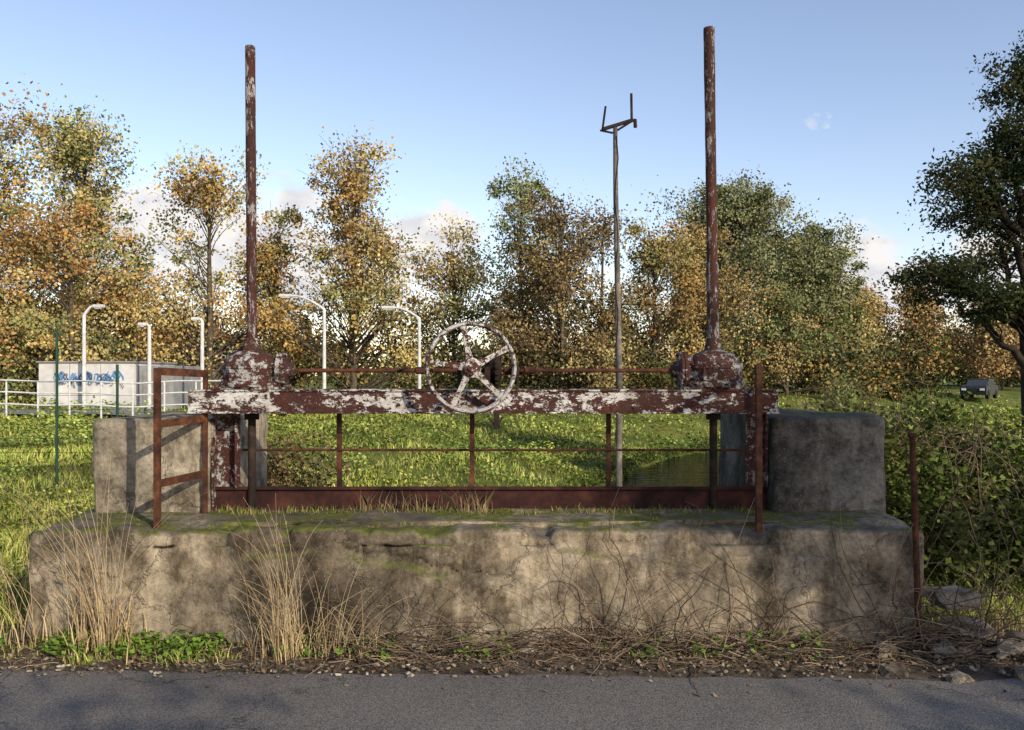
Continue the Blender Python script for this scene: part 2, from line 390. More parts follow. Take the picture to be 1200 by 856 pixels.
# road
m, t, b = mat_base('asphalt'); v = objvec(t)
nA = noise_node(t, 1.2, 6, .6, v); nB = noise_node(t, 90, 4, .8, v); vo = t.nodes.new('ShaderNodeTexVoronoi'); vo.inputs['Scale'].default_value = 120; t.links.new(v, vo.inputs['Vector'])
a1 = ramp(t, nA.outputs['Fac'], [(.3, (.19, .172, .152)), (.7, (.25, .228, .20))])
a2 = ramp(t, vo.outputs['Distance'], [(.1, (1.6, 1.55, 1.47)), (.35, (.95, .95, .95)), (.7, (.45, .45, .45))])
x = mixn(t, .85, a1.outputs[0], a2.outputs[0], 'MULTIPLY')
a3 = ramp(t, nB.outputs['Fac'], [(.35, (.7, .7, .7)), (.65, (1.2, 1.2, 1.2))]); x = mixn(t, .6, x, a3.outputs[0], 'MULTIPLY')
vc = t.nodes.new('ShaderNodeTexVoronoi'); vc.feature = 'DISTANCE_TO_EDGE'; vc.inputs['Scale'].default_value = .33
nd = noise_node(t, 1.6, 6, .62, v); va = t.nodes.new('ShaderNodeVectorMath'); va.operation = 'ADD'
t.links.new(v, va.inputs[0]); t.links.new(nd.outputs['Color'], va.inputs[1]); t.links.new(va.outputs[0], vc.inputs['Vector'])
ck = ramp(t, vc.outputs['Distance'], [(.0012, (1, 1, 1)), (.003, (0, 0, 0))])
x = mixn(t, mathn(t, 'MULTIPLY', ck.outputs[0], .7), x, (.03, .027, .024))
t.links.new(x, b.inputs['Base Color']); b.inputs['Roughness'].default_value = .9
bump(t, b, mathn(t, 'SUBTRACT', vo.outputs['Distance'], ck.outputs[0]), .4, .003)
xs = np.concatenate([np.linspace(-300, -7, 12), np.arange(-6.9, 7, .05), np.linspace(7.1, 300, 12)])
edge = 4.58-.03*xs.clip(-5, 5)+np.array([mn.fractal(Vector((q*2.0, 0, 3)), 1, 2, 5) for q in xs])*.05
yy = [lambda e: e*0-6.0, lambda e: e*0+2, lambda e: e-.03, lambda e: e]
zz = [.0, .0, .0, -.011]
V = np.concatenate([np.stack([xs, f(edge), xs*0+z], 1) for f, z in zip(yy, zz)]); n = len(xs)
F = np.array([[r*n+i, r*n+i+1, (r+1)*n+i+1, (r+1)*n+i] for r in range(3) for i in range(n-1)])
link('asphalt_road', np_mesh('asphalt_road', V, F), m)

# ------------------------------------------------------------------ concrete slab and blocks
def slabfn(p):
    p = p.copy()
    z = p.z
    if p.y < 5.3:
        lim = .53+.12*mn.fractal(Vector((p.x*1.4, 0, 0)), 1, 2, 5)-.09*math.exp(-((p.x+.4)/.8)**2)
        e = min(1, max(0, (z-lim)/.012)); amt = .03*(.5+.5*mn.noise(Vector((p.x*.8, 3, 1))))+.018
        if -1.6 < p.x < 1.9: p.y += e*amt
        if -1.0 < p.x < -.2 and lim < z < lim+.12:
            if (p.x*6.6) % 1 < .14 or abs(z-lim-.06) < .011: p.y += .03
        p.y += .03*mn.fractal(Vector((p.x*1.1, z*1.5, 7)), 1, 2, 3)
        p.y -= .05*max(0, (.25-z))
        if z > .6:
            p.z += .03*mn.fractal(Vector((p.x*2.3, p.y*2, 0)), 1, 2, 5)-.012
            chip = mn.fractal(Vector((p.x*3.1, 5, 0)), 1, 2, 4)
            if chip > .1: p.z -= .14*(chip-.1)*max(0, 1-(p.y-5.05)*3); p.y += .09*(chip-.1)
    if z > .6:
        p.z += .014*mn.fractal(p*1.7, 1, 2, 4)
    if p.x < -2.6: p.x -= .04*max(0, .4-z)
    return p
slab = link('concrete_slab', rough_box(-2.87, 2.45, 5.06, 5.90, -.25, .69, .02, .009, .03, slabfn), M_conc)
blk = link('concrete_abutment', rough_box(-2.80, -2.03, 5.68, 7.1, -1.6, 1.305, .035, .022, .03), M_conc2)
blk2 = link('concrete_abutment.001', rough_box(1.74, 2.49, 5.68, 7.2, -1.6, 1.325, .035, .022, .03), M_concshade)
link('canal_headwall', rough_box(-2.1, 1.8, 5.45, 5.86, -1.7, -.2, .08, .01, .02), M_conc2)

# ------------------------------------------------------------------ sluice gate
G = empty('sluice_gate')
b = B()
for (yf, sgn) in ((5.60, 1), (5.97, -1)):
    b.box(-2.13, 1.75, yf+.012*sgn if sgn > 0 else yf-.026, yf+.026 if sgn > 0 else yf-.012, 1.36, 1.492)
    b.box(-2.135, 1.755, min(yf, yf+.07*sgn), max(yf, yf+.07*sgn), 1.4925, 1.505, .003)
    b.box(-2.135, 1.755, min(yf, yf+.07*sgn), max(yf, yf+.07*sgn), 1.347, 1.3595, .003)
for xx in (-2.0, -1.4, -.6, .5, 1.0, 1.66): b.box(xx-.03, xx+.03, 5.672, 5.898, 1.495, 1.502)
b.done('beam', M_beam, G, jitter=.003, js=3)
b = B()
for i in range(26):
    xx = -2.05+i*.15
    if abs(xx+.26) < .1: continue
    b.cyl((xx, 5.613, 1.385), (xx, 5.604, 1.385), .009, .006, 8)
b.done('beam_rivets', M_beam, G)

def gearbox(name, X, side, H, rr):
    b = B(); cy = 5.785
    b.box(X-.23, X+.23, cy-.17, cy+.17, 1.5055, 1.522, .004)
    b.lathe([(.205, 1.522), (.21, 1.545), (.20, 1.56), (.178, 1.565), (.185, 1.60), (.19, 1.64), (.196, 1.645), (.196, 1.668), (.182, 1.672), (.165, 1.71), (.13, 1.742), (.085, 1.762), (.062, 1.77), (.058, 1.80), (.05, 1.83), (rr+.006, 1.85)], X, cy)
    for i in range(10):
        a = i*math.pi/5+.2; b.cyl((X+.188*math.cos(a), cy+.188*math.sin(a), 1.545), (X+.188*math.cos(a), cy+.188*math.sin(a), 1.566), .013, seg=6)
    for i in range(12):
        a = i*math.pi/6; b.cyl((X+.189*math.cos(a), cy+.189*math.sin(a), 1.667), (X+.189*math.cos(a), cy+.189*math.sin(a), 1.682), .010, seg=6)
    for i in range(6):
        a = i*math.pi/3; R_ = .18
        b.box(X+R_*math.cos(a)-.012, X+R_*math.cos(a)+.012, cy+R_*math.sin(a)-.012, cy+R_*math.sin(a)+.012, 1.56, 1.66)
    M = Matrix.Translation((X, cy, 1.632)) @ Matrix.Rotation(math.radians(90*side), 4, 'Y')
    b.lathe([(.10, .10), (.10, .185), (.128, .187), (.128, .21), (.122, .212), (.122, .232), (.09, .236), (.055, .25), (.04, .285), (.03, .29)], 0, 0, 24, M)
    for i in range(6):
        a = i*math.pi/3+.3; p = M @ Vector((.11*math.cos(a), .11*math.sin(a), .18)); q = M @ Vector((.11*math.cos(a), .11*math.sin(a), .246)); b.cyl(p, q, .012, seg=6)
    b.done(name, M_gear, G, smooth=True)
    b = B(); tilt = -.012 if side > 0 else -.03
    segs = 60
    prof = []
    M = Matrix.Translation((X, cy, 1.84)) @ Vector((tilt, 0, H-1.84)).to_track_quat('Z', 'Y').to_matrix().to_4x4()
    for i in range(segs+1):
        z = (H-1.84)*i/segs; prof.append((rr*(1+.05*mn.noise(Vector((z*9, X, 0))))*(1.12 if (side < 0 and z < .5) else 1), z))
    prof.append((rr*.92, H-1.835))
    b.lathe(prof, 0, 0, 16, M); b.done(name+'_screw_cover', M_rod, G, smooth=True)
    b = B(); b.cyl((X, cy, 1.50), (X, cy, -.9), .027, seg=12); b.cyl((X, cy, 1.345), (X, cy, 1.30), .05, seg=12); b.done(name+'_lower_screw', M_dark, G)
gearbox('gearbox_a', -1.763, 1, 3.825, .034); gearbox('gearbox_b', 1.365, -1, 3.95, .037)

b = B()
b.cyl((-1.50, 5.785, 1.632), (1.10, 5.785, 1.632), .0135)
for xx in (-.62, -.02, .12): b.cyl((xx-.03, 5.785, 1.632), (xx+.03, 5.785, 1.632), .025)
b.done('drive_shaft', M_rust, G)
b = B()
M = Matrix.Translation((-.10, 5.785, 1.632)) @ Matrix.Rotation(math.radians(90), 4, 'Y')
b.lathe([(.03, -.05), (.075, -.05), (.11, -.01), (.11, .01), (.04, .03)], 0, 0, 22, M)
for i in range(18):
    a = i*2*math.pi/18; p = M @ Vector((.112*math.cos(a), .112*math.sin(a), 0)); b.box(p.x-.012, p.x+.012, p.y-.008, p.y+.008, p.z-.008, p.z+.008)
b.box(-.16, -.145, 5.63, 5.94, 1.505, 1.68, .003); b.box(.03, .045, 5.63, 5.94, 1.505, 1.68, .003)
b.box(-.36, -.335, 5.612, 5.66, 1.505, 1.68, .003); b.box(-.18, -.16, 5.612, 5.66, 1.505, 1.68, .003)
b.box(-.118, -.082, 5.55, 5.575, 1.25, 1.36, .004)
M = Matrix.Translation((-.10, 5.56, 1.27)) @ Matrix.Rotation(math.radians(-90), 4, 'X')
b.lathe([(.012, -.02), (.022, -.02), (.022, .03), (.01, .05)], 0, 0, 14, M)
b.cyl((-.10, 5.56, 1.26), (-.06, 5.56, 1.33), .006, seg=6); b.cyl((-.10, 5.56, 1.26), (-.15, 5.56, 1.32), .006, seg=6)
b.done('bevel_gear', M_dark, G)

WM = Matrix.Translation((-.262, 5.44, 1.648)) @ Matrix.Rotation(math.radians(9), 4, 'Z') @ Matrix.Rotation(math.radians(90), 4, 'X')
b = B(); b.torus(WM, .281, .015, .024)
b.lathe([(.028, -.06), (.05, -.058), (.052, -.02), (.065, -.015), (.065, .015), (.045, .02), (.045, .045), (.025, .048), (.025, .06)], 0, 0, 20, WM)
for i in range(5):
    a = math.radians(100+72*i); R = WM @ Matrix.Rotation(a, 4, 'Z')
    ring = []
    for (rr, hw, ht) in ((.05, .024, .016), (.12, .017, .012), (.2, .014, .011), (.272, .022, .013)):
        ring.append([b.bm.verts.new(R @ Vector((rr, yy_, zz_))) for yy_, zz_ in ((-hw, -ht), (hw, -ht), (hw, ht), (-hw, ht))])
    for A, C in zip(ring, ring[1:]):
        for q in range(4): b.bm.faces.new((A[q], A[(q+1) % 4], C[(q+1) % 4], C[q]))
b.done('handwheel', M_wheel, G, smooth=True)
b = B(); b.cyl((-.262, 5.42, 1.648), (-.225, 5.76, 1.64), .018); b.done('handwheel_axle', M_rust, G)

b = B(); b.box(-2.025, 1.735, 5.80, 5.815, .50, .842, .002); b.box(-2.025, 1.735, 5.775, 5.799, .825, .845, .002)
b.done('gate_leaf', M_plate, G, jitter=.004, js=2)
b = B()
b.box(-2.02, -1.86, 5.83, 5.845, .6, 1.3465); b.box(-2.025, -2.012, 5.75, 5.829, .66, 1.3465); b.box(-1.868, -1.856, 5.75, 5.829, .845, 1.3465)
b.box(1.60, 1.73, 5.83, 5.845, .6, 1.3465); b.box(1.712, 1.726, 5.75, 5.829, .845, 1.3465)
b.done('gate_guide_channel', M_gear, G)
b = B()
for xx in (-1.19, -.275, .665): b.box(xx-.016, xx+.016, 5.865, 5.897, .55, 1.346, .002)
b.cyl((-2.0, 5.857, 1.087), (1.70, 5.857, 1.087), .0085, seg=8)
b.done('guard_bars', M_rust, G)

def railing(name, p0, p1, ztop, zs, r=.021):
    E = empty(name)
    b = B(); x0, y0 = p0; x1, y1 = p1
    b.box(x0-r, x0+r, y0-r, y0+r, .66, ztop, .003); b.done('front_post', M_rust, E, jitter=.003, js=2)
    b = B(); b.box(x1-.014, x1+.014, y1-.014, y1+.014, .66, ztop-.01, .003); b.done('rear_post', M_rust, E, jitter=.003, js=2)
    for i, (za, zb) in enumerate(zs):
        b = B(); a = Vector((x0, y0+r, za)); c_ = Vector((x1, y1-.014, zb)); d = c_-a
        Rm = d.to_track_quat('Y', 'Z').to_matrix().to_4x4(); mid = (a+c_)/2
        b.box(mid.x-.006, mid.x+.006, mid.y-d.length/2, mid.y+d.length/2, mid.z-.024, mid.z+.024, .002)
        bmesh.ops.transform(b.bm, matrix=Matrix.Translation(mid) @ Rm @ Matrix.Translation(-mid), verts=b.bm.verts)
        b.done('rail_%d' % (i+1), M_rust, E)
    return E
railing('guard_railing', (-2.165, 5.21), (-2.035, 5.66), 1.645, [(1.625, 1.61), (1.30, 1.315), (.935, .95)], .018)
railing('guard_railing.001', (1.475, 5.10), (1.60, 5.55), 1.66, [(1.645, 1.63), (1.34, 1.33), (.93, .97)], .018)

b = B(); b.cyl((2.40, 5.02, -.1), (2.345, 5.0, 1.25), .019, .017, 8); b.box(2.325, 2.365, 4.98, 5.02, 1.235, 1.262, .003); b.done('rusty_fence_post', M_rust)

b = B(); E = empty('antenna_mast')
D = 9.3
V1, F1 = tubes([[(1.175, D, -1.4), (1.165, D, .6), (1.17, D, 1.5), (1.15, D, 2.6), (1.13, D, 3.6), (1.125, D, 4.3)]], [[.036, .036, .034, .032, .028, .024]], 10)
link('pole', np_mesh('pole', V1, F1), M_pole, E, True)
b.box(.98, 1.33, D-.02, D+.02, -.015, .02, .004); bmesh.ops.rotate(b.bm, verts=b.bm.verts, cent=(1.125, D, 0), matrix=Matrix.Rotation(math.radians(-17), 3, 'Y'))
bmesh.ops.translate(b.bm, verts=b.bm.verts, vec=(0, 0, 4.32)); b.done('crossarm', M_dark, E)
b = B(); b.cyl((.985, D, 4.27), (1.02, D, 4.53), .012, seg=8); b.cyl((1.305, D, 4.36), (1.30, D, 4.67), .014, seg=8)
b.cyl((.96, D, 4.27), (1.10, D, 4.24), .012, seg=8); b.cyl((1.10, D, 4.24), (1.34, D, 4.39), .012, seg=8); b.cyl((1.34, D, 4.39), (1.345, D, 4.30), .02, seg=8); b.done('fork_prongs', M_dark, E)
P = [[(1.135+.02*math.sin(i*1.7), D-.03, 4.2-i*.24) for i in range(15)]]
V1, F1 = tubes(P, [[.005]*15], 5); link('loose_wire', np_mesh('w', V1, F1), M_dark, E)

# ------------------------------------------------------------------ trees
def pal(cols, k, r): cols = np.array(cols); return cols[r.integers(0, len(cols), k)]
def prof_full(t): return np.clip(np.sin(np.pi*np.clip(.12+.88*t, 0, 1)**.62), 0, 1)**.6*(1-.3*t)
def prof_dome(t): return np.sqrt(np.clip(1-(np.clip(t, 0, 1)*1.15-.3)**2/.76, 0, 1))
def make_tree(name, x, y, H, R, base, cols, nclump, per, size, seed, prof=prof_full, sig=.15, bark=None, lean=0, topcols=None):
    r = np.random.default_rng(seed); z0 = float(terr(x, y))
    E = empty(name)
    k = 9; tt = np.linspace(0, 1, k)
    tr = np.stack([x+lean*tt+np.cumsum(r.normal(0, .02*H/k, k)), y+np.cumsum(r.normal(0, .02*H/k, k)), z0-.1+(H*.93)*tt], 1)
    rad = H*.015*(1-tt)**.8+.012
    Vt, Ft = tubes([tr], [rad], 8)
    nb = max(12, nclump//8); bt = r.beta(1.2, 1.1, nb); ba = r.uniform(0, 2*np.pi, nb); bq = r.uniform(.25, 1.12, nb)**.6
    bz = H*(base+(1-base)*bt); br = R*prof(bt)*bq*(1+.12*r.normal(size=nb))
    bid = r.integers(0, nb, nclump)
    BC = np.stack([np.interp(bz/H, tt, tr[:, 0])+br*np.cos(ba), np.interp(bz/H, tt, tr[:, 1])+br*np.sin(ba), z0+bz*.97], 1)
    Cn = BC[bid]+r.normal(size=(nclump, 3))*R*np.array([.25, .25, .25])
    Cn[:, 2] = np.clip(Cn[:, 2], z0+H*base*.8, z0+H*1.02)
    th = (Cn[:, 2]-z0-H*base)/(H*(1-base)); zz = Cn[:, 2]-z0; rr = np.hypot(Cn[:, 0]-x, Cn[:, 1]-y)
    hs = np.clip(zz/H-.08-.40*rr/H, base*.6, .95); S = np.stack([np.interp(hs, tt, tr[:, i]) for i in range(3)], 1)
    mid = (S+BC[bid])/2+np.array([0, 0, -.03*H])*r.uniform(.2, 1, (nclump, 1)); u = np.linspace(0, 1, 6)[None, :, None]
    P = S[:, None]*(1-u)**2+mid[:, None]*2*u*(1-u)+Cn[:, None]*u**2
    P += r.normal(0, .012*R, P.shape)*np.linspace(0, 1, 6)[None, :, None]
    rb = (.012+.005*H*(1-hs))[:, None]*np.linspace(1, .25, 6)[None, :]
    Vb, Fb = tubes(P, rb, 4)
    nt_ = nclump*2; id_ = r.integers(0, nclump, nt_); S2 = P[id_, 3]; E2 = Cn[id_]+r.normal(0, sig*R*1.2, (nt_, 3)); u2 = np.linspace(0, 1, 4)[None, :, None]
    P2 = S2[:, None]*(1-u2)+E2[:, None]*u2+r.normal(0, .02*R, (nt_, 4, 3)); Vc, Fc = tubes(P2, np.full((nt_, 4), .012)*np.linspace(1, .5, 4), 3)
    V_ = np.concatenate([Vt, Vb]); F_ = np.concatenate([Ft, Fb+len(Vt)]); F_ = np.concatenate([F_, Fc+len(V_)]); V_ = np.concatenate([V_, Vc])
    link('trunk_and_limbs', np_mesh('trunk', V_, F_), bark or M_bark, E, True)
    cid = np.repeat(np.arange(nclump), per); cs = sig*R*r.uniform(.4, 1.6, nclump)
    Pl = Cn[cid]+r.normal(size=(len(cid), 3))*cs[cid, None]*np.array([1, 1, .8])
    bc = pal(cols, nb, r); cc = np.where((r.random(nclump) < .6)[:, None], bc[bid], pal(cols, nclump, r))
    if topcols is not None:
        tp = th > .55; cc[tp] = pal(topcols, tp.sum(), r)
    cc = cc*r.uniform(.65, 1.2, (nclump, 1))
    Cl = cc[cid]*r.uniform(.78, 1.2, (len(cid), 1)); other = r.random(len(cid)) < .08; Cl[other] = pal(cols, other.sum(), r)
    g = Cl.mean(1, keepdims=True); Cl = (Cl*.86+g*.14)*.97
    Vl, Fl, Cl = leaves(Pl, size*r.uniform(.55, 1.3, len(Pl)), Cl, .8, 0, r)
    link('crown_leaves', np_mesh('leaves', Vl, Fl, Cl), M_far, E)
    return E
OR = [(.52, .32, .08), (.47, .27, .07), (.55, .39, .11), (.40, .22, .06), (.30, .29, .08), (.46, .36, .11), (.26, .27, .08)]
YE = [(.55, .45, .16), (.50, .39, .13), (.38, .37, .12), (.48, .35, .11)]
BR = [(.30, .20, .07), (.23, .155, .055), (.37, .26, .09), (.19, .19, .06), (.40, .31, .11)]
DB = [(.16, .11, .048), (.12, .09, .04), (.23, .16, .065), (.12, .12, .045)]
GR = [(.20, .24, .08), (.25, .27, .10), (.16, .20, .06), (.30, .30, .11)]
GG = [(.20, .22, .09), (.23, .245, .105), (.27, .26, .11), (.16, .18, .07)]
make_tree('plane_tree', -23.0, 38, 12.4, 3.6, .06, OR, 165, 140, .165, 1)
make_tree('poplar_tree', -21.0, 42, 14.0, 2.8, .10, OR+YE+GR[:2], 165, 140, .165, 2, topcols=GR+YE)
make_tree('plane_tree.001', -18.6, 36, 8.6, 3.0, .05, OR+YE[:2]+GR[:2], 130, 135, .15, 3)
make_tree('plane_tree.002', -14.2, 40, 11.8, 2.8, .06, OR+YE, 150, 105, .155, 4)
make_tree('plane_tree.003', -11.8, 43, 9.4, 2.3, .06, YE+OR, 110, 105, .155, 5)
make_tree('plane_tree.004', -7.5, 40, 11.8, 2.7, .06, BR+OR[:5]+YE[1:3], 160, 120, .15, 6)
make_tree('plane_tree.005', -3.4, 50, 9.6, 2.6, .08, YE+BR[:1], 115, 110, .165, 7)
make_tree('poplar_tree.001', .7, 48, 12.6, 2.5, .10, BR+GR[:2], 140, 140, .16, 8, topcols=GR)
make_tree('plane_tree.006', 2.6, 44, 10.4, 2.9, .06, BR+DB[:3], 150, 130, .15, 9)
make_tree('plane_tree.007', 4.9, 46, 10.2, 2.5, .06, DB+BR[:3], 120, 120, .15, 10)
make_tree('plane_tree.008', 7.8, 47, 9.2, 2.8, .06, BR+OR[3:5], 120, 130, .155, 11)
make_tree('plane_tree.009', 10.8, 50, 9.4, 2.8, .06, BR+YE[2:], 120, 130, .155, 12)
make_tree('eucalyptus_tree', 15.6, 60, 14.2, 4.2, .05, GG, 320, 190, .19, 13, prof_dome, .13)
make_tree('eucalyptus_tree.001', 20.6, 61, 12.4, 3.9, .05, GG, 290, 190, .19, 14, prof_dome, .13)
make_tree('plane_tree.010', 16.8, 52, 6.2, 2.4, .1, BR+GR, 90, 120, .16, 15)
make_tree('plane_tree.011', 27.5, 70, 8.6, 3.0, .10, GR+YE, 105, 120, .22, 16)
make_tree('plane_tree.012', 24.0, 66, 6.8, 3.0, .10, BR+GR, 100, 120, .22, 17)
rt = [(33, 84, 8.2), (37.5, 90, 9.8), (42, 88, 10), (45, 92, 9.2), (49.5, 90, 9.4), (53.5, 92, 8.6), (46, 80, 7.6), (40, 100, 9.5), (57, 88, 9), (61, 92, 9), (51, 79, 7), (35, 96, 8), (66, 95, 9)]
for i, (a_, b_, h_) in enumerate(rt): make_tree('plane_tree.%03d' % (20+i), a_, b_, h_, 3.1, .26, [(.46, .27, .09), (.40, .22, .08), (.48, .34, .13), (.3, .22, .08)], 80, 90, .27, 40+i, sig=.18)

r = np.random.default_rng(77); parts = []
def bushmass(n, xr, yr, hfun, size, cols, per=70, sg=.5):
    bx = r.uniform(*xr, n); by = r.uniform(*yr, n); hz = hfun(bx)*r.uniform(.1, 1, n); g = terr(bx, by)
    Cn = np.stack([bx, by, g+hz], 1); cid = np.repeat(np.arange(n), per); P = Cn[cid]+r.normal(0, sg, (n*per, 3))
    P[:, 2] = np.maximum(P[:, 2], g[cid]); cc = (pal(cols, n, r)*r.uniform(.5, 1.2, (n, 1)))[cid]*r.uniform(.7, 1.25, (n*per, 1))
    return leaves(P, size*r.uniform(.6, 1.3, n*per), cc, .7, 0, r)
DK = [(.08, .09, .035), (.10, .09, .035), (.13, .10, .04), (.08, .11, .035)]
parts.append(bushmass(460, (-36, 28), (52, 60), lambda x: 3.9+1.2*np.sin(x*.7)+.8*np.sin(x*1.9), .26, DK+BR[:2]))
parts.append(bushmass(130, (-7, 13), (42, 46), lambda x: 2.2+.8*np.sin(x*1.3), .18, DK))
parts.append(bushmass(260, (20, 80), (100, 112), lambda x: 3.4+.9*np.sin(x*.5), .45, DK+GR, 60, .9))
parts.append(bushmass(220, (-90, -25), (60, 75), lambda x: 5+x*0, .45, GR+DK, 60, .9))
parts.append(bushmass(200, (-60, 110), (150, 170), lambda x: 5+x*0, .9, DK+GR, 60, 2))
V_, F_, C_ = merge(parts); link('distant_treeline', np_mesh('distant_treeline', V_, F_, C_), M_far)
V_, F_, C_ = bushmass(45, (-26, -21.3), (37.2, 39), lambda x: 1.8+x*0, .14, [(.08, .15, .03), (.12, .2, .04)], 130, .32); link('green_hedge', np_mesh('green_hedge', V_, F_, C_), M_far)
V_, F_, C_ = bushmass(40, (-4.3, -2.5), (11.5, 12.6), lambda x: .7+x*0, .06, [(.12, .08, .045), (.17, .11, .055), (.09, .1, .04)], 110, .2); V_[:, 2] += .25; link('dry_shrub', np_mesh('dry_shrub', V_, F_, C_), M_far)

def lobed_tree(name, trunk, lobes, cols, size, seed, bark, per=70, sg=.22, tr0=.24):
    r = np.random.default_rng(seed); E = empty(name); tr = np.array(trunk, float)
    tt = np.linspace(0, 1, 12); ts = np.linspace(0, 1, len(tr)); T = np.stack([np.interp(tt, ts, tr[:, i]) for i in range(3)], 1)
    V_, F_ = tubes([T], [tr0*(1-tt*.8)], 10); PP, RR, Pl, Cl = [], [], [], []
    for (lx, ly, lz, rx, rz, ncl) in lobes:
        c0 = np.array([lx, ly, lz]); s0 = T[np.argmin(np.abs(T[:, 2]-(lz-1.2)))]
        u = np.linspace(0, 1, 8)[:, None]; mid = (s0+c0)/2+np.array([0, 0, .25]); lim = s0*(1-u)**2+2*mid*u*(1-u)+c0*u**2+r.normal(0, .06, (8, 3)); lim[0] = s0
        PP.append(lim); RR.append(np.linspace(.09, .03, 8)*min(1, tr0/.16))
        cn = c0+np.clip(r.normal(size=(ncl, 3)), -1.7, 1.7)*np.array([rx, rx, rz])*.6
        for q in cn:
            st = lim[r.integers(3, 8)]; uu = np.linspace(0, 1, 8)[:, None]; PP.append(st*(1-uu)+q*uu+np.array([0, 0, 1])*np.sin(uu*3.14)*.12+r.normal(0, .025, (8, 3))); RR.append(np.linspace(.022, .005, 8))
            k = int(per*r.uniform(.3, 1.3)); sgm = sg*r.uniform(.5, 1.3); Pl.append(q+r.normal(size=(k, 3))*sgm*np.array([1.15, 1, .7])); Cl.append(np.tile(pal(cols, 1, r)*r.uniform(.5, 1.3), (k, 1))*r.uniform(.7, 1.3, (k, 1)))
    Vb, Fb = tubes(PP, RR, 5); F_ = np.concatenate([F_, Fb+len(V_)]); V_ = np.concatenate([V_, Vb])
    link('trunk_and_limbs', np_mesh('trunk', V_, F_), bark, E, True)
    Pl = np.concatenate(Pl); Cl = np.concatenate(Cl); V_, F_, C_ = leaves(Pl, size*r.uniform(.6, 1.3, len(Pl)), Cl, .5, 0, r)
    link('crown_leaves', np_mesh('leaves', V_, F_, C_), M_leaf, E)
DG = [(.045, .065, .028), (.06, .075, .032), (.032, .046, .02), (.08, .09, .04), (.09, .082, .036)]
lobed_tree('elm_tree', [(9.85, 16, -.2), (9.75, 16, 1.6), (9.65, 16, 3), (9.9, 16.2, 5), (10.0, 16, 7.6)],
   [(9.7, 16, 7.3, .6, .6, 36), (9.9, 15.8, 6.3, .7, .6, 42), (9.2, 16, 5.6, .6, .45, 34), (8.3, 15.6, 5.1, .55, .35, 30), (9.2, 16.4, 4.75, .9, .4, 42), (9.7, 16, 5.8, .7, .6, 32),
    (7.8, 15.8, 3.5, .7, .22, 26), (8.5, 16, 3.2, .7, .25, 26), (9.3, 15.7, 3.0, .6, .3, 26), (9.3, 16.3, 3.9, .6, .25, 18), (10.6, 16, 5.5, 1.4, 1.4, 60), (10.9, 16.5, 3.6, 1.2, .8, 36), (8.5, 16, 2.75, .5, .15, 6)], DG, .085, 5, M_darkbark, 110, .18)
lobed_tree('roadside_tree', [(9.9, -4.8, -.1), (9.8, -4.6, 2), (9.6, -4.4, 4), (9.4, -4.0, 5.6), (9.3, -4.0, 7.4)],
   [(9.3, -3.9, 6.25, .55, .5, 46), (9.5, -4.0, 5.7, .45, .3, 20), (10.5, -4.6, 6.8, .9, .9, 14), (9.9, -4.2, 7.2, .8, .6, 14)], DG+BR, .14, 8, M_bark, 70, .22, .14)
lobed_tree('roadside_tree.001', [(3.6, -6.2, -.1), (3.7, -6.0, 1.5), (3.9, -5.4, 3), (4.3, -4.6, 4.4)],
   [(3.6, -4.0, 4.5, .35, .06, 5), (4.5, -4.2, 4.6, .4, .06, 5)], DG+BR, .11, 9, M_bark, 50, .13, .13)
lobed_tree('roadside_tree.002', [(8.2, -6.8, -.1), (8.1, -6.4, 1.5), (8.0, -5.6, 3), (7.8, -4.6, 4.3)],
   [(8.6, -4.1, 4.5, .4, .06, 5)], DG+BR, .11, 29, M_bark, 50, .12, .11)

# ------------------------------------------------------------------ grass & weeds
r = np.random.default_rng(3)
def ok(x, y):
    k = terr(x, y) > -1.14
    k &= ~((x > -2.95) & (x < 2.55) & (y < 5.95)); k &= ~((x > -2.85) & (x < -2.0) & (y < 7.15)); k &= ~((x > 1.7) & (x < 2.55) & (y < 7.25)); return k
def blades(x, y, h, wd, C, z=None, bend=.5):
    n = len(x); z = terr(x, y) if z is None else z; a = r.uniform(0, 2*np.pi, n); la = r.uniform(0, 2*np.pi, n); l = h*bend*r.uniform(.1, 1, n)
    P = np.stack([x, y, z-.01], 1); sdv = np.stack([np.cos(a), np.sin(a), a*0], 1)*wd[:, None]*.5
    m1 = P+np.stack([np.cos(la)*l*.3, np.sin(la)*l*.3, h*.6], 1); tp = P+np.stack([np.cos(la)*l, np.sin(la)*l, h], 1)
    V_ = np.stack([P-sdv, P+sdv, m1+sdv*.7, tp, m1-sdv*.7], 1).reshape(-1, 3)
    return V_, np.arange(5*n).reshape(n, 5), np.repeat(C, 5, axis=0)
GC = [(.19, .24, .045), (.25, .29, .06), (.13, .165, .03), (.30, .32, .075), (.38, .33, .13)]
n = 160000; D = np.exp(r.uniform(np.log(5.25), np.log(70), n)); a = r.uniform(-.9, .9, n); x = D*a; k = ok(x, D); x = x[k]; D = D[k]; n = len(x)
patch = np.array([mn.fractal(Vector((float(p)*.4, float(q)*.4, 0)), 1, 2, 4) for p, q in zip(x, D)])
cc = pal(GC, n, r)*np.clip(1+1.3*patch[:, None], .25, 1.6)*r.uniform(.7, 1.25, (n, 1))
h = (.06+.07*r.random(n)+.18*np.clip(patch, 0, 1))*np.clip(.8+D*.012, .8, 1.3); h[D > 30] *= .5
V_, F_, C_ = blades(x, D, h, np.maximum(.007, .0012*D)*r.uniform(.6, 1.3, n), cc, None, .9)
link('grass', np_mesh('grass', V_, F_, C_), M_grass)
n = 170000; D = np.exp(r.uniform(np.log(6), np.log(45), n)); x = D*r.uniform(-.8, .8, n); k = ok(x, D); x = x[k]; D = D[k]; n = len(x)
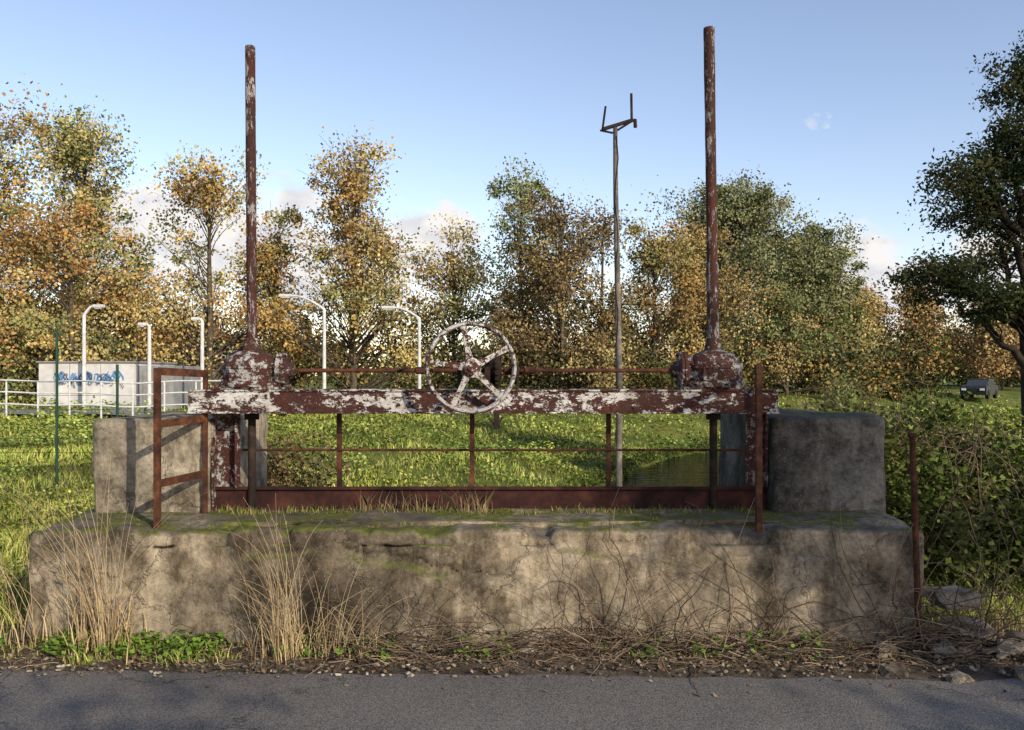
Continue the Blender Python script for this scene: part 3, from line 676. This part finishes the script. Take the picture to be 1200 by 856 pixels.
patch = np.array([mn.fractal(Vector((float(p)*.55+9, float(q)*.55, 4)), 1, 2, 5) for p, q in zip(x, D)]); k = patch > -.12; x = x[k]; D = D[k]; patch = patch[k]; n = len(x)
tone = np.array([mn.noise(Vector((float(p)*.3+2, float(q)*.3, 9))) for p, q in zip(x, D)])
P = np.stack([x, D, terr(x, D)+r.uniform(.02, .12, n)+.65*np.clip(patch, 0, 1)*r.random(n)], 1)
cl = pal([(.20, .27, .05), (.27, .32, .07), (.14, .18, .035), (.33, .35, .10)], n, r)*np.clip(.65+1.0*patch[:, None], .4, 1.45)
cl = cl*(1+np.clip(tone, -1, 1)[:, None]*np.array([.5, .25, .1]))
V_, F_, C_ = leaves(P, np.clip(.0042*D, .03, .12)*r.uniform(.6, 1.3, n), cl, .8, .6, r)
link('broadleaf_weeds', np_mesh('broadleaf_weeds', V_, F_, C_), M_grass)
nb = 520; yb_ = r.uniform(12, 45, nb); sd_ = np.where(r.random(nb) < .4, -1, 1); sl_ = 1/slf(yb_)
xb_ = np.interp(yb_, YC, XC)+sd_*sl_*(hwf(yb_)+r.uniform(0, .3, nb)+1.6*(r.random(nb)**1.5)*(sd_ > 0))
per = 70; cid = np.repeat(np.arange(nb), per); P = np.stack([xb_, yb_, terr(xb_, yb_)+.08], 1)[cid]+r.normal(0, 1, (nb*per, 3))*np.array([.15, .3, .10])
V_, F_, C_ = leaves(P, .10*r.uniform(.5, 1.3, len(P)), pal([(.05, .08, .018), (.08, .11, .025), (.12, .12, .035), (.04, .06, .015)], nb, r)[cid]*r.uniform(.6, 1.3, (len(P), 1)), .4, .2, r)
link('waterside_plants', np_mesh('waterside_plants', V_, F_, C_), M_grass)

def tuft_set(name, spots, hh, ww, cols, z=None, spread=.05, per=30, bend=.8, mat=None):
    xs_, ys_, hs_ = [], [], []
    for (sx_, sy_, sc) in spots:
        k = int(per*sc); px = sx_+r.normal(0, spread*sc, k); py = sy_+r.normal(0, spread*.6*sc, k); xs_.append(px); ys_.append(py); hs_.append(hh*sc*r.uniform(.3, 1.1, k))
    x = np.concatenate(xs_); y = np.concatenate(ys_); h = np.concatenate(hs_); C = pal(cols, len(x), r)*r.uniform(.7, 1.3, (len(x), 1))
    zz_ = terr(x, y) if z is None else np.full(len(x), z)
    V_, F_, C_ = blades(x, y, h, np.full(len(x), ww)*r.uniform(.6, 1.4, len(x)), C, zz_, bend); link(name, np_mesh(name, V_, F_, C_), mat or M_grass)
tuft_set('verge_grass', [(r.uniform(-3.6, -1.6), r.uniform(4.72, 5.02), r.uniform(.4, 1.1)) for _ in range(60)]+[(r.uniform(-1.6, 3.4), r.uniform(4.8, 5.04), r.uniform(.3, .7)) for _ in range(40)], .09, .006, GC)
tuft_set('slab_moss_grass', [(r.uniform(-1.9, 1.6), r.uniform(5.6, 5.78), r.uniform(.3, 1.0)) for _ in range(110)]+[(r.uniform(-2.6, 2.3), r.uniform(5.15, 5.7), r.uniform(.2, .5)) for _ in range(90)], .07, .004, [(.09, .13, .02), (.15, .17, .04), (.3, .24, .1)], .685)
n = 3200; x = np.where(r.random(n) < .7, r.uniform(-3.6, -1.5, n), r.uniform(-1.5, 1.8, n)); y = r.uniform(4.75, 5.03, n); pt = np.array([mn.noise(Vector((float(q)*3, 0, 8))) for q in x]); k = pt > .0; x = x[k]; y = y[k]; n = len(x)
V_, F_, C_ = leaves(np.stack([x, y, terr(x, y)+r.uniform(.01, .08, n)], 1), .035*r.uniform(.5, 1.3, n), pal([(.09, .16, .025), (.14, .22, .035)], n, r), .8, 1, r); link('verge_weeds', np_mesh('verge_weeds', V_, F_, C_), M_grass)

def dry(name, cx, cy, n, hmax, spread, lean, seed):
    r = np.random.default_rng(seed); k = 9; u = np.linspace(0, 1, k)
    x0 = cx+r.normal(0, spread, n); y0 = cy+r.normal(0, .05, n); h = hmax*r.uniform(.35, 1.05, n); la = r.normal(lean, .30, n)*h; lb = r.normal(-.05, .15, n)*h
    P = np.stack([x0[:, None]+la[:, None]*u**1.6, y0[:, None]+lb[:, None]*u**1.6, h[:, None]*(u-.2*u**3*np.abs(r.normal(1, .5, (n, 1))))], -1)
    P[..., 2] += terr(x0, y0)[:, None]-.01
    V_, F_ = tubes(P, np.tile(np.linspace(.0028, .0008, k), (n, 1))*r.uniform(.5, 1.1, (n, 1)), 3); C_ = np.repeat(pal([(.50, .38, .21), (.42, .31, .17), (.58, .47, .30), (.3, .21, .12)], n, r), k*3, axis=0)
    m_ = n*1; x = cx+r.normal(0, spread*1.2, m_); y = cy+r.normal(0, .06, m_)
    k2 = 6; u2 = np.linspace(0, 1, k2); hh = hmax*.42*r.uniform(.3, 1, m_); an = r.uniform(0, 2*np.pi, m_); out_ = hh*r.uniform(.2, .9, m_)
    P2 = np.stack([x[:, None]+np.cos(an)[:, None]*out_[:, None]*u2**1.3, y[:, None]+np.sin(an)[:, None]*.4*out_[:, None]*u2**1.3, terr(x, y)[:, None]+hh[:, None]*(u2*1.5-u2**2.2*.9)], -1)
    wv = np.stack([-np.sin(an), np.cos(an), an*0], 1)[:, None]*np.linspace(.0035, .001, k2)[None, :, None]
    Vv = np.stack([P2-wv, P2+wv], 2).reshape(-1, 3); i = np.arange(m_)[:, None]*k2*2+np.arange(k2-1)[None]*2; i = i.ravel(); Fv = np.stack([i, i+1, i+3, i+2], 1)
    Cv = np.repeat(pal([(.5, .38, .2), (.4, .3, .16), (.28, .21, .12)], m_, r), k2*2, axis=0)
    V_, F_, C_ = merge([(V_, F_, C_), (Vv, Fv, Cv)]); link(name, np_mesh(name, V_, F_, C_), M_dry)
dry('dry_reed_grass', -2.35, 4.90, 66, 1.25, .08, -.08, 1)
dry('dry_reed_grass.001', -2.85, 5.0, 20, 1.05, .12, -.25, 2)
dry('dry_reed_grass.002', -1.28, 4.82, 62, 1.05, .07, -.10, 3)
dry('dry_reed_grass.003', -.98, 4.85, 32, .6, .09, .15, 4)
dry('dry_reed_grass.004', 2.95, 5.2, 34, .55, .14, 0, 5)
dry('dry_reed_grass.005', -3.5, 6.2, 50, 1.0, .25, 0, 6)
tuft_set('dry_tuft', [(-.55+r.normal(0, .35), 5.7, .8) for _ in range(10)], .2, .003, [(.35, .26, .14), (.2, .15, .08)], .685, mat=M_dry)

def twigs(name, n, xr, yr, zr, ln, rad, seed, cols, up=.2, flat=.35):
    r = np.random.default_rng(seed); k = 12; x = r.uniform(*xr, n); y = r.uniform(*yr, n); z = r.uniform(*zr, n); a = r.uniform(0, 2*np.pi, n)
    d = np.stack([np.cos(a), np.sin(a)*flat, r.uniform(-.1, 1, n)*up], 1); L_ = ln*r.uniform(.3, 1.2, n)
    P = np.zeros((n, k, 3)); P[:, 0] = np.stack([x, y, z], 1)
    for i in range(1, k):
        d = d+r.normal(0, .22, (n, 3))*np.array([1, flat, .8]); d[:, 2] -= .05; d /= np.linalg.norm(d, axis=1)[:, None]; P[:, i] = P[:, i-1]+d*(L_/k)[:, None]
    g = terr(P[..., 0], P[..., 1]); P[..., 2] = np.maximum(P[..., 2], g+.004)
    P[..., 1] = np.where((P[..., 0] < 2.5) & (P[..., 0] > -2.9) & (P[..., 2] < .68), np.minimum(P[..., 1], 5.035), P[..., 1])
    V_, F_ = tubes(P, np.tile(np.linspace(1, .4, k), (n, 1))*rad*r.uniform(.5, 1.4, (n, 1)), 4); link(name, np_mesh(name, V_, F_, np.repeat(pal(cols, n, r), k*4, axis=0)), M_dry)
TW = [(.10, .07, .045), (.16, .115, .08), (.06, .045, .035), (.22, .17, .12)]
twigs('dead_twigs', 450, (-1.0, 2.9), (4.72, 5.0), (0, .1), .5, .0034, 11, TW, .3)
twigs('dead_bramble', 130, (.4, 2.9), (4.85, 5.02), (0, .12), .95, .0034, 12, TW, 1.0, .15)
twigs('dead_bramble.001', 60, (2.2, 3.3), (4.95, 5.3), (0, .3), .9, .0036, 14, TW, 1.2, .6)
twigs('dead_bramble.002', 45, (-1.4, .6), (4.9, 5.02), (0, .1), .6, .003, 15, TW, .9, .15)
twigs('straw_litter', 900, (-3.4, 3.2), (4.66, 5.0), (0, .03), .2, .0018, 13, TW+[(.36, .28, .17)], .1)

n = 4200; x = r.uniform(-3.8, 3.8, n); y = np.where(r.random(n) < .98, 5.02-.45*r.random(n)**1.2, r.uniform(4.2, 4.6, n))
V_, F_, C_ = leaves(np.stack([x, y, np.maximum(terr(x, y), 0)+r.uniform(.004, .02, n)], 1), .026*r.uniform(.3, 1.5, n), pal([(.16, .10, .055), (.10, .07, .042), (.2, .145, .085), (.07, .055, .04), (.27, .22, .15)], n, r), .7, .9, r)
link('fallen_leaves', np_mesh('fallen_leaves', V_, F_, C_), M_dry)
def stones(name, pts, mat):
    bm = bmesh.new()
    for (x, y, z, s_) in pts:
        q = bmesh.ops.create_icosphere(bm, subdivisions=2, radius=s_, matrix=Matrix.Translation((x, y, z)) @ Matrix.Rotation(r.uniform(0, 6), 4, 'Z') @ Matrix.Diagonal((r.uniform(.8, 1.4), r.uniform(.7, 1.1), r.uniform(.35, .65), 1)))
        for v_ in q['verts']: v_.co += mn.noise_vector(v_.co*(1.3/s_)+Vector((x, y, 0)))*s_*.35
    me = bpy.data.meshes.new(name); bm.to_mesh(me); bm.free(); return link(name, me, mat)
pts = [(float(r.uniform(-3.6, 3.6)), float(r.uniform(4.5, 5.0)), .01, float(r.uniform(.004, .014))) for _ in range(550)]
pts += [(float(r.normal(2.75, .25)), float(r.uniform(4.7, 5.1)), .03, float(r.uniform(.012, .035))) for _ in range(70)]
stones('gravel', pts, M_stone)
stones('broken_concrete_rubble', [(2.66, 5.15, .26, .12), (2.72, 5.1, .08, .15), (2.85, 4.9, .05, .08), (2.98, 5.0, .05, .08), (2.05, 4.6, .0, .07), (2.35, 4.5, -.01, .08), (2.75, 4.55, -.01, .10), (2.15, 4.9, .03, .07), (3.1, 4.8, .02, .06), (-.55, 4.95, .03, .04), (.1, 4.9, .02, .05), (2.45, 4.85, .04, .06)], M_stone)
stones('pale_boulder', [(6.3, 10.4, .7, .3), (5.1, 9.1, .5, .2)], M_stone)

# bramble thicket to the right
r = np.random.default_rng(21); E = empty('bramble_bush')
nb = 340; bx = r.uniform(2.66, 5.0, nb); by = r.uniform(5.95, 8.0, nb)
mound = (1.40-.27*(bx-2.65)**1.25+.18*np.sin(bx*3.3+by*2)+.12*np.sin(bx*7))*np.clip(.40+(by-5.9)*.8, .40, 1)
hh = mound*r.uniform(.12, 1, nb)**.6; Cn = np.stack([bx, by, hh-.04], 1)
per = 150; cid = np.repeat(np.arange(nb), per); P = Cn[cid]+r.normal(0, 1, (nb*per, 3))*np.array([.12, .12, .08])
cc = (pal([(.11, .145, .035), (.16, .20, .05), (.20, .17, .075), (.08, .10, .03), (.22, .24, .09), (.15, .20, .05)], nb, r)*r.uniform(.45, 1.4, (nb, 1)))[cid]*r.uniform(.6, 1.3, (nb*per, 1))
V_, F_, C_ = leaves(P, .048*r.uniform(.5, 1.4, len(P)), cc, .75, .4, r); link('bramble_leaves', np_mesh('bl', V_, F_, C_), M_leaf, E)
k = 12; u = np.linspace(0, 1, k); n = 190; sx = r.uniform(2.7, 5.0, n); sy = r.uniform(6.0, 8.0, n); an = r.uniform(0, 6.28, n); L_ = r.uniform(.4, 1.3, n); hz = r.uniform(.6, 1.2, n)*(1.40-.22*(sx-2.6))*np.clip(.5+(sy-5.9)*.8, .5, 1)
P = np.stack([sx[:, None]+np.cos(an)[:, None]*L_[:, None]*u, sy[:, None]+np.sin(an)[:, None]*L_[:, None]*u*.6, hz[:, None]*np.sin(.3+u*2.4)], -1)+r.normal(0, .015, (n, k, 3))
V_, F_ = tubes(P, np.tile(np.linspace(.005, .002, k), (n, 1)), 4); link('bramble_canes', np_mesh('bc', V_, F_), rustmat('cane_bark', (.06, .042, .03), (.15, .11, .08), (.27, .21, .15)), E)

# ------------------------------------------------------------------ background structures
def lamp(name, x, y, h, arm, rise):
    E = empty(name); z = float(terr(x, y)); k = 10; u = np.linspace(0, 1, k)
    arc = np.stack([x+arm*u, np.full(k, y), z+h+rise*np.sin(u*np.pi/2)], 1)
    up = np.stack([np.full(6, x), np.full(6, y), np.linspace(z-.1, z+h-.02, 6)], 1); P = np.concatenate([up, arc])
    V_, F_ = tubes([P], [np.concatenate([np.linspace(.085, .065, 6), np.linspace(.06, .045, k)])], 8); link('post_and_arm', np_mesh('p', V_, F_), M_lamp, E, True)
    sg = 1 if arm > 0 else -1; b = B(); hx = x+arm; hz = z+h+rise; hl = min(.55, abs(arm)*.5+.25)
    b.box(min(hx, hx+hl*sg), max(hx, hx+hl*sg), y-.12, y+.12, hz-.065, hz+.065, .045); b.done('lamp_head', M_lamp, E)
    b = B(); b.box(min(hx+.08*sg, hx+(hl-.08)*sg), max(hx+.08*sg, hx+(hl-.08)*sg), y-.08, y+.08, hz-.095, hz-.066, .01); b.done('lamp_lens', M_lampw, E)
lamp('street_lamp', -7.7, 35, 4.1, -1.3, .55); lamp('street_lamp.001', -3.8, 35, 3.65, -1.0, .45)
lamp('street_lamp.002', -16.3, 32.5, 3.6, .35, .35); lamp('street_lamp.003', -11.8, 32.5, 3.4, -.1, .1); lamp('street_lamp.004', -13.6, 32, 3.2, -.1, .1)

E = empty('white_utility_building'); y0 = 33.0; zg = .25
b = B(); b.box(-18.3, -14.6, y0, y0+4, zg, 2.08); b.done('walls', M_white, E)
b = B(); b.box(-18.38, -14.52, y0-.08, y0+4.08, 2.083, 2.15, .01); b.done('roof_cap', M_roof, E)
b = B()
for xx in np.arange(-17.7, -14.7, .6): b.box(xx-.012, xx+.012, y0-.01, y0-.003, zg+.1, 2.07)
b.box(-18.31, -14.59, y0-.012, y0-.002, zg, zg+.22); b.done('panel_joints', M_grey, E)
b = B(); b.box(-14.59, -13.2, y0+.3, y0+3.5, zg, 1.98); b.done('side_annex', M_grey, E)
b = B(); b.box(-14.4, -13.9, y0+.27, y0+.297, zg+.1, 1.8); b.box(-13.75, -13.35, y0+.27, y0+.297, .9, 1.6); b.done('annex_door', M_roof, E)
rr_ = np.random.default_rng(4)
for nm, mt, n_, w_ in (('graffiti_strokes', M_blue, 26, .022), ('graffiti_outline', M_black, 18, .012)):
    Vs, Fs, o_ = [], [], 0
    for i in range(n_):
        k = 16; u = np.linspace(0, 1, k); cx_ = -17.7+2.6*(i+.5)/n_+rr_.uniform(-.1, .1); cz_ = rr_.uniform(1.3, 1.6); a0, a1 = rr_.uniform(0, 6.28, 2); f1 = rr_.uniform(3, 6)
        px_ = cx_+.15*u*rr_.uniform(-1, 1)+.12*np.sin(a0+u*f1); pz_ = cz_+.18*np.cos(a1+u*f1); tx_ = np.gradient(px_); tz_ = np.gradient(pz_); ll = np.hypot(tx_, tz_)+1e-6
        nx2 = -tz_/ll*w_; nz2 = tx_/ll*w_; yv = y0-.018-.0015*i-(.05 if mt is M_black else 0)
        Vs.append(np.stack([np.stack([px_-nx2, np.full(k, yv), pz_-nz2], 1), np.stack([px_+nx2, np.full(k, yv), pz_+nz2], 1)], 1).reshape(-1, 3))
        q = np.arange(k-1)*2+o_; Fs.append(np.stack([q, q+1, q+3, q+2], 1)); o_ += k*2
    link(nm, np_mesh(nm, np.concatenate(Vs), np.concatenate(Fs)), mt, E)

E = empty('footbridge_railing'); b = B(); yb = 27.0
for xx in np.arange(-20, -7.9, 1.0):
    z = float(terr(xx, yb)); b.cyl((xx, yb, z-.1), (xx, yb, z+1.25), .03, seg=8)
b.done('posts', M_lamp, E)
for hgt in (.5, .88, 1.25):
    xs2 = np.linspace(-20, -8, 30); V_, F_ = tubes([np.stack([xs2, np.full(30, yb), terr(xs2, np.full(30, yb))+hgt], 1)], [[.028]*30], 6); link('rail', np_mesh('r', V_, F_), M_lamp, E)
xs2 = np.linspace(-40, -7.5, 60); V = np.concatenate([np.stack([xs2, np.full(60, 27.6), terr(xs2, np.full(60, 27.6))+.16], 1), np.stack([xs2, np.full(60, 30.2), terr(xs2, np.full(60, 30.2))+.16], 1)])
link('footpath', np_mesh('footpath', V, np.array([[i, i+1, 61+i, 60+i] for i in range(59)])), M_roof)
E = empty('green_wire_fence'); b = B()
for xx, yy2, zt in ((-6.4, 12, 2.25), (-5.55, 12, 1.75), (-7.3, 12, 1.7)): b.cyl((xx, yy2, -.2), (xx, yy2, zt), .02, seg=8)
b.done('fence_posts', M_greenpost, E); b = B()
for z in np.arange(.3, 1.6, .2): b.cyl((-9, 12, z), (-5.55, 12, z+.02), .003, seg=4)
b.done('fence_wires', M_greenpost, E)
E = empty('distant_house'); b = B(); b.box(-41, -31, 90, 98, 0, 5.2); b.done('walls', M_white, E)
b = B(); vs = [b.bm.verts.new(p) for p in ((-41.4, 89.6, 5.2), (-30.6, 89.6, 5.2), (-30.6, 98.4, 5.2), (-41.4, 98.4, 5.2), (-39, 94, 7.2), (-33, 94, 7.2))]
for f in ((0, 1, 5, 4), (1, 2, 5), (2, 3, 4, 5), (3, 0, 4)): b.bm.faces.new([vs[i] for i in f])
b.done('hip_roof', M_roofred, E)
b = B()
for xx in (-39.5, -36.5, -33): b.box(xx, xx+1, 89.95, 89.99, 2.5, 4)
b.done('windows', M_glass, E)

E = empty('parked_car'); cx_, cy_ = 34.5, 63.0; zc_ = float(terr(cx_, cy_))
def carpart(name, prof, hw, mat, taper=0):
    bm = bmesh.new(); A = [bm.verts.new((px, -hw+(taper if pz > .9 else 0), pz)) for px, pz in prof]; C = [bm.verts.new((px, hw-(taper if pz > .9 else 0), pz)) for px, pz in prof]
    bm.faces.new(A); bm.faces.new(C[::-1])
    for i in range(len(prof)): bm.faces.new((A[i], C[i], C[(i+1) % len(prof)], A[(i+1) % len(prof)]))
    bmesh.ops.recalc_face_normals(bm, faces=bm.faces); bmesh.ops.bevel(bm, geom=list(bm.edges), offset=.03, segments=2, affect='EDGES')
    me = bpy.data.meshes.new(name); bm.to_mesh(me); bm.free(); o = link(name, me, mat, E); return o
carpart('body', [(-2.05, .3), (-2.1, .75), (-1.95, .95), (-.9, 1.0), (1.95, 1.0), (2.05, .85), (2.05, .3)], .86, M_carbody)
carpart('cabin_glass', [(-.95, .98), (-.3, 1.4), (1.4, 1.42), (1.9, .98)], .8, M_glass, .1)
carpart('roof', [(-.25, 1.4), (-.2, 1.46), (1.35, 1.47), (1.4, 1.41)], .68, M_carbody)
b = B()
for wx in (-1.3, 1.3):
    for sy2 in (-.78, .78): b.cyl((wx, sy2-.1, .32), (wx, sy2+.1, .32), .32, seg=20)
b.done('wheels', M_tyre, E)
b = B()
for sy2 in (-.6, .6): b.box(-2.13, -2.08, sy2-.15, sy2+.15, .62, .78, .01)
b.done('headlights', M_lampw, E)
E.location = (cx_, cy_, zc_+.1); E.rotation_euler = (0, 0, math.radians(50))
print('done', sum(len(o.data.polygons) for o in bpy.data.objects if o.type == 'MESH'))
